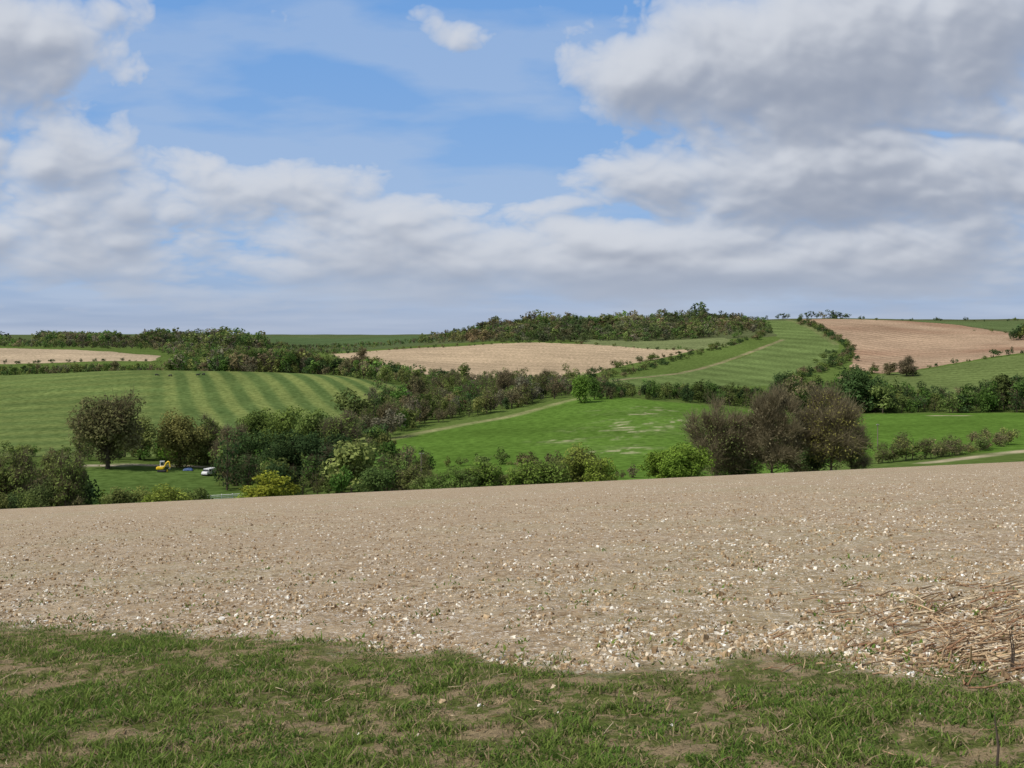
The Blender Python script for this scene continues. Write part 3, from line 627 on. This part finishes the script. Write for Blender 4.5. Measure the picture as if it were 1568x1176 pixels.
gx,gy=np.meshgrid(np.linspace(-1,1,30),np.linspace(-1,1,14)); hh=.55*(1-np.abs(gx)**6)*(1-np.abs(gy)**4)*(.75+.5*fbm(gx*2+5,gy*2+5,3,3))+.16
mesh_obj('tarpaulin',np.stack([gx.ravel()*1.3,gy.ravel()*.75,hh.ravel()],1),gridq(14,30),None,blu,True,e)
for p_,Yy,h in((1344,262,6.9),(645,205,7.2)):
    x,y=bd(p_,Yy); e=empty('telegraph_pole',x,y,.5); rod('pole',e,[(0,0,-.3),(0,0,h*.5),(0,0,h)],[.14,.12,.09],wood,10); box('crossarm',e,(0,0,h-.35),(1.1,.09,.1),wood,bev=.01)
    for q in(-.45,-.2,.2,.45): rod('insulator',e,[(q,0,h-.3),(q,0,h-.16)],[.035,.025],wht,8)
a=np.array(hit(306,768,165,260)); b=np.array(hit(372,764,165,260)); e=empty('post_and_rail_fence',a[0],a[1]); g0=float(ground(a[0],a[1]))
n=5; pts=[a+(b-a)*i/(n-1) for i in range(n)]
for i,p in enumerate(pts):
    z=float(ground(*p))-g0; q=p-a; box('post_%d'%(i+1),e,(q[0],q[1],z+.6),(.14,.14,1.4),whw,bev=.01)
for k,hz in enumerate((.45,.8,1.12)):
    for i in range(n-1):
        p,q=pts[i]-a,pts[i+1]-a; z1=float(ground(*pts[i]))-g0+hz; z2=float(ground(*pts[i+1]))-g0+hz
        rod('rail_%d_%d'%(k+1,i+1),e,[(p[0],p[1]-.1,z1),(q[0],q[1]-.1,z2)],[.06,.06],whw,4)
def cow(px_,row,rot,graze):
    x,y=hit(px_,row,400,620)
    vs=[(-.75,0,1.1),(-.3,0,1.05),(.3,0,1.03),(.75,0,1.15),(1.1,0,1.35 if not graze else .9),(1.35,0,1.45 if not graze else .45),(1.65,0,1.3 if not graze else .2)]
    rad=[.3,.4,.42,.33,.2,.16,.09]; ed=[(i,i+1) for i in range(6)]
    for bx,kx,s in((-.7,.08,1),(-.7,.08,-1),(.65,-.05,1),(.65,-.05,-1)):
        b=len(vs); vs+=[(bx,s*.2,.8),(bx+kx,s*.22,.55),(bx-(.1 if bx<0 else 0),s*.22,.3),(bx,s*.22,.03)]; rad+=[.17,.11,.07,.06]; ed+=[(0 if bx<0 else 3,b),(b,b+1),(b+1,b+2),(b+2,b+3)]
    b=len(vs); vs+=[(-1.02,0,1.15),(-1.1,0,.6)]; rad+=[.04,.03]; ed+=[(0,b),(b,b+1)]
    b=len(vs); vs+=[(vs[5][0]-.03,.2,vs[5][2]+.1),(vs[5][0]-.03,-.2,vs[5][2]+.1)]; rad+=[.04,.04]; ed+=[(5,b),(5,b+1)]
    me=bpy.data.meshes.new('cow'); me.from_pydata(vs,ed,[]); ob=bpy.data.objects.new('black_cow',me); S.collection.objects.link(ob)
    m=ob.modifiers.new('s','SKIN'); ob.modifiers.new('u','SUBSURF').render_levels=2
    for i,v in enumerate(me.skin_vertices[0].data): v.radius=(rad[i],rad[i]); v.use_root=(i==1)
    me.materials.append(blk); ob.location=(x,y,float(ground(x,y))-.02); ob.rotation_euler=(0,0,rot)
for a in((240,576,.2,True),(261,577,3.0,True),(303,576,.5,False),(312,575,2.6,True)): cow(*a)

# ------------------------------------------------------------ sky backdrop with cloud banks (8.8 km away, curved around the north)
th=np.concatenate([np.linspace(-52,-30.5,60)[:-1],np.linspace(-30.5,30.5,1150),np.linspace(30.5,52,60)[1:]])*math.pi/180
bb=np.concatenate([np.linspace(-.05,0,6)[:-1],np.linspace(0,.37,520)[:-1],np.linspace(.37,1.1,70)])
B,TH=np.meshgrid(bb,th,indexing='ij')
A=np.where(np.abs(TH)<.55,np.tan(np.clip(TH,-.55,.55)),np.sign(TH)*(np.tan(.55)+(np.abs(TH)-.55)*1.37))
blobs=[(1290,120,400,100,.75),(1420,50,330,110,.40),(950,130,130,55,.55),(1500,20,260,80,.35),(1080,40,120,40,.15),(1240,285,330,70,.80),(950,270,105,42,.50),(1510,300,220,90,.45),
 (110,255,290,80,.80),(30,55,195,85,.80),(430,290,160,45,.55),(700,350,220,40,.50),(1000,400,360,34,.45),(690,72,72,36,.62),(640,30,40,20,.25),(370,42,60,18,.30),(250,400,650,70,.60),(1250,430,550,60,.55),(60,150,120,30,.25),
 (560,150,240,80,-.40),(760,220,95,60,-.45),(905,322,80,16,-.35),(1490,207,150,8,-.30),(620,10,200,30,-.2)]
lb=np.log(np.maximum(B,0)+.055)*.42
wx=A+.030*(fbm(A*9,lb*9,3,500)-.5)*2; wy=B+.016*(fbm(A*9+40,lb*9,3,510)-.5)*2
tot=np.zeros_like(A)
for bx,by,rx,ry,wt_ in blobs:
    tot+=wt_*np.exp(-(((wx-(bx-CX)/F)*F/rx)**2+((wy-(HZ-by)/F)*F/ry)**2))
tot=np.where(B>.36,tot+.35*np.clip((B-.36)/.1,0,1),tot)
def billow(x,y,o,seed,rough=.55):
    s=0;a=1;t=0
    for i in range(o):
        ca,sa=math.cos(i*1.1),math.sin(i*1.1)
        n=vnoise((x*ca-y*sa)*2**i+7.7*i,(x*sa+y*ca)*2**i+3.1*i,seed+i); s=s+a*np.abs(2*n-1); t+=a; a*=rough
    return s/t
wA=A+.02*(fbm(A*25,lb*25,3,520)-.5); wB=lb+.02*(fbm(A*25,lb*25+9,3,530)-.5)
lowf=np.clip(B/.13,0,1); lowf=lowf*lowf*(3-2*lowf)
D=tot+(.8+.5*lowf)*(fbm(wA*7,wB*7,7,540,.54)-.5)+(.30+.42*lowf)*(billow(wA*13,wB*13,5,560,.6)-.36)
dens=np.clip(D-.24,0,1.6)
cov=1-np.exp(-dens*(3.2+2.3*lowf))
acc=np.zeros_like(dens); lam=.034; db=np.diff(bb)
for j in range(len(bb)-2,-1,-1):
    acc[j]=acc[j+1]*math.exp(-db[j]/lam)+dens[j+1]*(1-math.exp(-db[j]/lam))
def blur(M,k):
    for ax in(0,1):
        c=np.cumsum(np.pad(M,[(k+1,k) if a==ax else (0,0) for a in(0,1)],mode='edge'),axis=ax)
        M=(np.take(c,range(2*k+1,c.shape[ax]),ax)-np.take(c,range(0,c.shape[ax]-2*k-1),ax))/(2*k+1)
    return M
Ds=blur(np.clip(D,-.3,2.5),2); Dm=blur(Ds,7)
def sh(M,dy,dx): return np.roll(np.roll(M,-dy,0),-dx,1)
g1=Ds-sh(Ds,9,-6); g2_=Dm-sh(Dm,22,-12)
raw=.08+.9*np.exp(-1.5*acc)+(1.0*g1+.85*g2_)*(.45+.55*lowf)+.22*(fbm(wA*16,wB*20,5,700)-.5)
light=np.where(raw<.35,.35*np.exp((raw-.35)/.35*.75),raw)      # soft toe: no flat grey patches
light=np.where(light>.8,.8+.25*(1-np.exp(-(light-.8)/.25)),light)
light=(light*(.55+.45*lowf)+.20*(1-lowf))[...,None]
cdark=np.array((.275,.315,.405)); clit=np.array((.63,.66,.72))
cc=cdark+(clit-cdark)*light
t=np.clip(B/.36,0,1)[...,None]
blue=np.array((.36,.53,.77))*(1-t)**1.3+np.array((.165,.355,.71))*(1-(1-t)**1.3)
strat=fbm(A*6,np.log(np.maximum(B,0)+.03)*5.5,6,600)[...,None]
strat=np.clip((strat-.5)*1.4+.45,0,1)
low=np.array((.32,.39,.53))*(1-strat)+np.array((.48,.53,.64))*strat
hz_=np.clip(1-B/.125,0,1)[...,None]; hz_=hz_*hz_*(3-2*hz_)
base=blue*(1-.95*hz_)+low*.95*hz_
cirr=np.clip((fbm(A*5+3,lb*14,6,640)-.47)*2.0,0,.35)[...,None]
base=base*(1-cirr)+np.array((.50,.58,.71))*cirr
cv=(cov*(.40+.60*np.clip(B/.085,0,1)))[...,None]
SC=base*(1-cv*.98)+cc*cv*.98
R=8800.; cz=np.maximum(np.cos(TH),.6)
sm,nt,N=newmat('sky_mat'); at=N('ShaderNodeAttribute',attribute_name='tint'); em=N('ShaderNodeEmission'); nt.links.new(at.outputs['Color'],em.inputs[0]); o=N('ShaderNodeOutputMaterial'); nt.links.new(em.outputs[0],o.inputs[0])
sm.cycles.emission_sampling='NONE'
mesh_obj('sky',np.stack([(R*np.sin(TH)).ravel(),(R*np.cos(TH)).ravel(),(R*cz*B).ravel()+ZC],1),gridq(len(bb),len(th)),SC.reshape(-1,3),sm,True)

# ------------------------------------------------------------ light
EL=math.radians(50); AZ=math.radians(-122)
sv=Vector((math.sin(AZ)*math.cos(EL),math.cos(AZ)*math.cos(EL),math.sin(EL)))
sun=bpy.data.lights.new('sun','SUN'); sun.energy=3.9; sun.angle=math.radians(.5); sun.color=(1,.95,.87)
so_=bpy.data.objects.new('sun',sun); S.collection.objects.link(so_); so_.rotation_euler=sv.to_track_quat('Z','Y').to_euler()
w=bpy.data.worlds.new('World'); S.world=w; w.use_nodes=True; nt=w.node_tree; nt.nodes.clear()
sky=_n(nt,'ShaderNodeTexSky',sky_type='NISHITA'); sky.sun_disc=False; sky.sun_elevation=EL; sky.sun_rotation=AZ%(2*math.pi); sky.dust_density=.8
fin=mixc(nt,.40,sky.outputs[0],(5.6,5.7,5.9))
bg=_n(nt,'ShaderNodeBackground'); bg.inputs[1].default_value=.12; nt.links.new(fin,bg.inputs[0]); wo=_n(nt,'ShaderNodeOutputWorld'); nt.links.new(bg.outputs[0],wo.inputs[0])

cam=bpy.data.cameras.new('camera'); co=bpy.data.objects.new('camera',cam); S.collection.objects.link(co); S.camera=co
cam.sensor_width=36; cam.lens=36*F/1568; cam.shift_y=-(588-HZ)/1568; co.location=(0,0,ZC); co.rotation_euler=(math.radians(90),0,0); cam.clip_end=20000; cam.clip_start=.05
